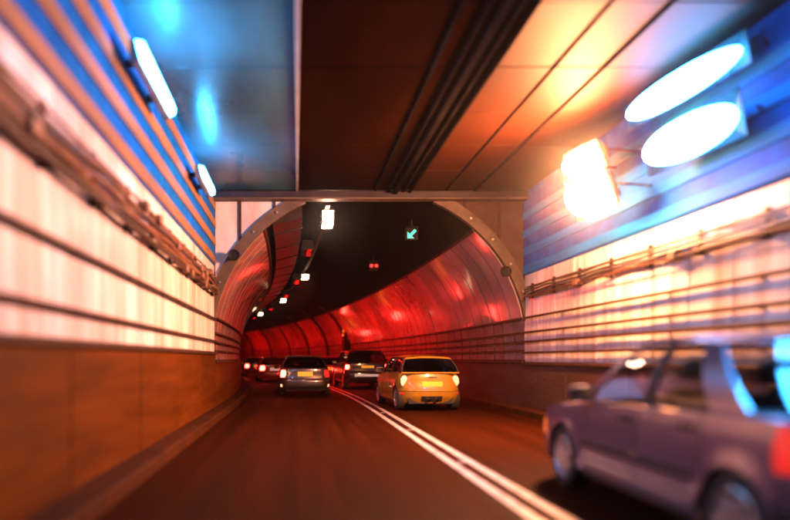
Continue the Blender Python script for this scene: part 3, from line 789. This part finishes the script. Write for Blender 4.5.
    if detail:
        for sx in (-1, 1):
            for yy in (0.10, -0.72):
                z0 = 0.42; cxs = sx*W2*0.44
                s = part('seat', *join(box(cxs-0.24, cxs+0.24, yy-0.05, yy+0.45, z0-0.1, z0+0.12, 0.04)), 'seat_cloth', t, world=False)
                V, F = box(cxs-0.23, cxs+0.23, yy-0.12, yy, z0+0.08, z0+0.66, 0.05)
                V = [(x, y-(z-z0)*0.28, z) for x, y, z in V]; part('seat_back', V, F, 'seat_cloth', s, world=False)
                V, F = box(cxs-0.12, cxs+0.12, yy-0.10, yy-0.01, z0+0.70, z0+0.88, 0.035)
                V = [(x, y-(z-z0)*0.28, z) for x, y, z in V]; part('headrest', V, F, 'seat_cloth', s, world=False)
        ring = [(W2*0.44+0.18*math.cos(a), cowl-0.55+0.09*math.sin(a), 0.86+0.16*math.sin(a)) for a in [2*PI*k/16 for k in range(17)]]
        part('steering_wheel', *tube(ring, 0.016, 6), 'trim_black', t, 60, world=False)
    # mirrors
    for sg in (-1, 1):
        ym = lerp(cowl, rf, 0.22)-0.12; zm = interp(shoulder, ym)+0.07
        V, F = box(*sorted((sg*(W2*0.95), sg*(W2*0.95+0.20))), ym-0.06, ym+0.08, zm-0.05, zm+0.09, 0.03)
        mo = part('mirror', V, F, P.get('mirror', paint), t, 30, world=False)
        part('mirror_glass', *box(*sorted((sg*(W2*0.95+0.02), sg*(W2*0.95+0.18))), ym-0.064, ym-0.061, zm-0.035, zm+0.075), 'chrome', mo, world=False)
    # wheels
    for ya in (yfa, yra):
        for sg in (-1, 1):
            c = (sg*(W2-0.10), ya, WR); hwid = 0.10
            wh = part('wheel', *lathe([(-hwid*0.7, WR*0.62), (-hwid, WR*0.72), (-hwid, WR*0.93), (-hwid*0.8, WR*0.99), (0, WR), (hwid*0.8, WR*0.99), (hwid, WR*0.93), (hwid, WR*0.72), (hwid*0.7, WR*0.62)], 'x', 30, c), 'tyre_rubber', t, 40, world=False)
            o_ = sg
            rim = lathe([(o_*hwid*0.97, WR*0.71), (o_*hwid*1.02, WR*0.685), (o_*hwid*0.82, WR*0.64), (o_*hwid*0.55, WR*0.58), (o_*hwid*0.5, WR*0.30), (o_*hwid*0.6, WR*0.001)], 'x', 30, c)
            part('rim', *rim, 'alloy' if detail else 'trim_black', wh, 40, world=False)
            sp = []
            nsp = P.get('spokes', 7)
            for k in range(nsp):
                a = 2*PI*k/nsp
                e = Vector((0, math.cos(a), math.sin(a))); n_ = Vector((0, -math.sin(a), math.cos(a)))
                C = Vector(c)+Vector((o_*hwid*0.75, 0, 0))
                q = []
                for rr_, hw_ in ((WR*0.08, WR*0.09), (WR*0.64, WR*0.075)):
                    for dx in (-o_*0.02, o_*0.022):
                        for sgn in (-1, 1): q.append(C+e*rr_+n_*hw_*sgn+Vector((dx, 0, 0)))
                sp.append((q, [(0, 1, 3, 2), (4, 6, 7, 5), (0, 4, 5, 1), (2, 3, 7, 6), (0, 2, 6, 4), (1, 5, 7, 3)]))
            part('spokes', *join(*sp), 'alloy', wh, world=False)
            part('hub_cap', *lathe([(o_*hwid*0.98, 0.001), (o_*hwid*0.96, WR*0.13), (o_*hwid*0.7, WR*0.16)], 'x', 14, c), 'alloy', wh, 50, world=False)
    # number plate
    if P.get('plate'):
        mname, t0, t1, z0, z1 = P['plate']
        pl = patch(-1, t0, t1, z0, z1, 0.012, mname, 'number_plate')
    for (x, z) in P.get('exhausts', ()):
        part('exhaust', *lathe([(-0.10, 0.038), (-0.11, 0.042), (-0.10, 0.046), (0.12, 0.044)], 'y', 14, (x, yR+0.06, z)), 'chrome', t, 50, world=False)
    return t, fascia_pt

# --- near mauve saloon on the right
sedan = dict(W=1.71, H=1.50, wb=2.60, fo=0.80, ro=0.70, wr=0.305, paint='paint_mauve', sill=0.25, strip=0.52, mirror='trim_black',
    shoulder=[(-2.2, 0.95), (-1.3, 0.96), (-0.5, 0.93), (0.75, 0.89), (1.3, 0.84), (2.1, 0.70)], hood_front=0.62, deck_rear=0.93,
    doors=[0.80, -0.12, -0.95], cowl=1.00, roof_f=0.28, roof_r=-0.80, rear_base=-1.36,
    roof_knots=[(-0.80, 1.415), (-0.3, 1.455), (0.05, 1.44), (0.28, 1.405)], roofw=0.70, cr=0.26, bow=0.10,
    front_prof=[(0.2, 0.06), (0.35, 0.0), (0.55, 0.0), (0.75, 0.10)], rear_prof=[(0.2, 0.08), (0.35, 0.0), (0.58, 0.0), (0.66, 0.05), (0.95, 0.10)],
    pillars=[(0.0, 0.065), (0.475, 0.525), (0.84, 1.0)], bpillar='trim_black', spokes=9, bumper_split=0.60,
    patches=[(-1, 0.005, 0.22, 0.68, 0.93, 0.016, 'tail_soft', 'tail_light', dict(round_=0.15)), (-1, 0.78, 0.995, 0.68, 0.93, 0.016, 'tail_soft', 'tail_light', dict(round_=0.15)),
             (1, 0.03, 0.24, 0.50, 0.64, 0.012, 'head_lens', 'headlight', dict(round_=0.2)), (1, 0.76, 0.97, 0.50, 0.64, 0.012, 'head_lens', 'headlight', dict(round_=0.2)),
             (1, 0.0, 0.035, 0.50, 0.66, 0.012, 'indicator', 'indicator'), (1, 0.965, 1.0, 0.50, 0.66, 0.012, 'indicator', 'indicator'),
             (1, 0.33, 0.67, 0.46, 0.58, 0.008, 'trim_black', 'grille'), (-1, 0.02, 0.98, 0.40, 0.47, 0.010, 'trim_black', 'bumper_strip', dict(nt=16))],
    plate=('plate_yellow', 0.40, 0.60, 0.68, 0.79))
build_car('saloon_car', 'mauve grey saloon car at the right edge passing the camera', (3.53, 5.02, 0.0), math.radians(-1.8), sedan)

# --- yellow hatchback
mini = dict(W=1.58, H=1.42, wb=2.47, fo=0.62, ro=0.60, wr=0.305, paint='paint_yellow', sill=0.24, handle='chrome', cat='car',
    shoulder=[(-2.0, 0.93), (-1.2, 0.955), (0.0, 0.93), (0.8, 0.90), (1.3, 0.86), (1.9, 0.74)], hood_front=0.66, deck_rear=0.95,
    doors=[0.62, -0.45], cowl=0.82, roof_f=0.32, roof_r=-1.38, rear_base=-1.66,
    roof_knots=[(-1.38, 1.335), (-0.6, 1.37), (0.0, 1.375), (0.32, 1.36)], roofw=0.72, cr=0.40, bow=0.12, tumble=0.03,
    front_prof=[(0.2, 0.06), (0.35, 0.0), (0.55, 0.0), (0.75, 0.10)], rear_prof=[(0.16, 0.16), (0.36, 0.03), (0.52, 0.0), (0.60, 0.02), (0.95, 0.15)],
    pillars=[(0.0, 0.055), (0.48, 0.52), (0.90, 1.0)], bpillar='trim_black', pillar_col='trim_black', spokes=8, bumper_split=0.50, glass='car_glass_dark', hollow=0.07, rw0=0.06, rw1=0.90, rlow='paint_yellow',
    patches=[(-1, 0.33, 0.67, 0.25, 0.38, 0.012, 'trim_black', 'diffuser'),
             (1, 0.05, 0.20, 0.58, 0.74, 0.012, 'head_lens', 'headlight', dict(round_=0.4)), (1, 0.80, 0.95, 0.58, 0.74, 0.012, 'head_lens', 'headlight', dict(round_=0.4)),
             (-1, 0.41, 0.59, 0.835, 0.865, 0.022, 'chrome', 'boot_handle'), (-1, 0.05, 0.13, 0.42, 0.46, 0.012, 'tail_soft', 'reflector'), (-1, 0.87, 0.95, 0.42, 0.46, 0.012, 'tail_soft', 'reflector')],
    exhausts=((-0.10, 0.28), (0.10, 0.28)))
m, fp = build_car('hatchback_car', 'bright yellow small hatchback in the right lane at the tunnel mouth', (3.24, 17.1, 0.0), math.radians(3), mini)
for tt_ in (0.135, 0.865):
    p = Vector(fp(-1, tt_, 0.75, 0.0)); p.y -= 0.005
    rows = []
    for i in range(7):
        rr_ = math.sin(PI/2*i/6); d = -0.035*math.cos(PI/2*i/6)
        rows.append([(p.x+0.085*rr_*math.cos(2*PI*k/18), p.y+d+0.06*abs(0.085*rr_*math.cos(2*PI*k/18))*0, p.z+0.135*rr_*math.sin(2*PI*k/18)) for k in range(18)])
    part('tail_light', *grid(rows, True), 'tail_bright', m, 60, world=False)
    ring = [(p.x+0.098*math.cos(2*PI*k/20), p.y-0.002, p.z+0.148*math.sin(2*PI*k/20)) for k in range(21)]
    part('light_bezel', *tube(ring, 0.014, 6), 'chrome', m, 60, world=False)
p = Vector(fp(-1, 0.5, 0.68, 0.0))
part('number_plate', *box(-0.26, 0.26, p.y-0.02, p.y+0.03, 0.62, 0.74, 0.008), 'plate_yellow', m, world=False)

# --- silver hatchback in the left lane
hatch = dict(W=1.76, H=1.46, wb=2.58, fo=0.80, ro=0.68, wr=0.31, paint='paint_silver', sill=0.24,
    shoulder=[(-2.0, 0.95), (-1.2, 0.97), (0.0, 0.94), (0.8, 0.90), (1.3, 0.85), (2.0, 0.72)], hood_front=0.64, deck_rear=0.95,
    doors=[0.78, -0.2, -1.0], cowl=0.95, roof_f=0.25, roof_r=-1.25, rear_base=-1.72,
    roof_knots=[(-1.25, 1.35), (-0.5, 1.40), (0.0, 1.40), (0.25, 1.37)], roofw=0.70, cr=0.30, bow=0.10, spoiler=True,
    front_prof=[(0.2, 0.06), (0.35, 0.0), (0.55, 0.0), (0.75, 0.10)], rear_prof=[(0.2, 0.10), (0.35, 0.0), (0.55, 0.0), (0.64, 0.05), (0.95, 0.12)],
    pillars=[(0.0, 0.06), (0.45, 0.49), (0.86, 1.0)], bpillar='trim_black', glass='car_glass_dark', rw0=0.05, rw1=0.92, rlow='paint_silver',
    patches=[(-1, 0.06, 0.20, 0.66, 0.92, 0.014, 'tail_on', 'tail_light', dict(round_=0.3)), (-1, 0.80, 0.94, 0.66, 0.92, 0.014, 'tail_soft', 'tail_light', dict(round_=0.3)),
             (-1, 0.07, 0.12, 0.33, 0.42, 0.012, 'tail_bright', 'fog_light'), (-1, 0.88, 0.93, 0.33, 0.42, 0.012, 'tail_bright', 'fog_light'),
             (1, 0.05, 0.22, 0.54, 0.68, 0.012, 'head_lens', 'headlight'), (1, 0.78, 0.95, 0.54, 0.68, 0.012, 'head_lens', 'headlight'),
             (-1, 0.15, 0.85, 0.26, 0.38, 0.010, 'trim_black', 'bumper_strip', dict(nt=14))],
    plate=('plate_yellow', 0.385, 0.615, 0.70, 0.86))
s_ = 6.6+1.9
build_car('hatchback_car', 'silver hatchback with a yellow plate in the left lane', T(s_, -1.34, 0), heading(s_), hatch)

# --- black suv
suv = dict(W=1.92, H=1.72, wb=2.70, fo=0.82, ro=0.82, wr=0.36, paint='paint_black', sill=0.34, zref=0.68,
    shoulder=[(-2.2, 1.10), (-1.2, 1.13), (0.0, 1.10), (0.8, 1.07), (1.3, 1.03), (2.1, 0.92)], hood_front=0.84, deck_rear=1.10,
    doors=[0.80, -0.2, -1.05], cowl=0.98, roof_f=0.30, roof_r=-1.62, rear_base=-1.98,
    roof_knots=[(-1.62, 1.61), (-0.5, 1.66), (0.0, 1.66), (0.30, 1.63)], roofw=0.76, cr=0.26, bow=0.09, spoiler=True,
    front_prof=[(0.2, 0.06), (0.45, 0.0), (0.75, 0.0), (0.95, 0.10)], rear_prof=[(0.3, 0.10), (0.45, 0.0), (0.68, 0.0), (0.78, 0.05), (1.10, 0.10)],
    pillars=[(0.0, 0.06), (0.38, 0.42), (0.72, 0.76), (0.92, 1.0)], glass='car_glass_dark', rw0=0.05, rw1=0.90, rlow='paint_black', bumper_split=0.70,
    patches=[(-1, 0.06, 0.20, 0.86, 1.06, 0.014, 'tail_on', 'tail_light', dict(round_=0.3)), (-1, 0.80, 0.94, 0.86, 1.06, 0.014, 'tail_on', 'tail_light', dict(round_=0.3)),
             (-1, 0.30, 0.70, 0.56, 0.66, 0.012, 'plate_white', 'bumper_plate'),
             (1, 0.05, 0.22, 0.70, 0.86, 0.012, 'head_lens', 'headlight'), (1, 0.78, 0.95, 0.70, 0.86, 0.012, 'head_lens', 'headlight')],
    plate=('plate_yellow', 0.40, 0.60, 0.92, 1.02))
s_ = 11.0+2.2
build_car('off_road_car', 'black tall off road car in the right lane ahead of the yellow car', T(s_, 1.62, 0), heading(s_), suv)

# --- far traffic
def far(**k):
    d = dict(hatch); d.update(k); return d
for nm, lb, s, n, d in (('saloon_car', 'red car with bright brake lights beyond the silver hatchback', 21.5, -1.75, far(paint='paint_red', plate=('plate_white', 0.36, 0.64, 0.66, 0.82))),
                        ('saloon_car', 'farthest dark red car in the left lane at the bend', 33.0, -1.7, far(paint='paint_maroon')),
                        ('saloon_car', 'dark red car mostly hidden behind the black off road car', 20.0, 1.05, far(paint='paint_maroon', W=1.72)),
                        ('saloon_car', 'distant red car in the right lane deep in the tunnel', 31.0, 1.6, far(paint='paint_red')),
                        ('saloon_car', 'dark red car between the two rows of traffic in the left lane', 27.3, -1.2, far(paint='paint_maroon')),
                        ('saloon_car', 'tiny red car at the far end of the right lane', 40.0, 1.4, far(paint='paint_maroon'))):
    d['patches'] = [(-1, 0.04, 0.24, 0.66, 0.93, 0.014, 'tail_on', 'tail_light', dict(round_=0.3)), (-1, 0.76, 0.96, 0.66, 0.93, 0.014, 'tail_on', 'tail_light', dict(round_=0.3))]
    build_car(nm, lb, T(s, n, 0), heading(s), d, 'distant cars in the tunnel', detail=False)

# ------------------------------------------------------------------ thin haze added to spread a glow round the lamps
HAZE = 0.0010
if HAZE:
    m = bpy.data.materials.new('haze'); m.use_nodes = True; n = m.node_tree.nodes; n.remove(n['Principled BSDF'])
    v = n.new('ShaderNodeVolumePrincipled'); v.inputs['Density'].default_value = HAZE; v.inputs['Color'].default_value = (0.9, 0.9, 0.9, 1); v.inputs['Anisotropy'].default_value = 0.95
    m.node_tree.links.new(v.outputs[0], n['Material Output'].inputs['Volume']); MATS['haze'] = m
    hz = link('haze', mesh('haze', *box(-60, 12, -14, 125, -1.0, 7.0), 'haze')); hz['kind'] = 'stuff'
    hz['label'] = 'added thin haze that gives the lamps a halo'; hz['category'] = 'haze'
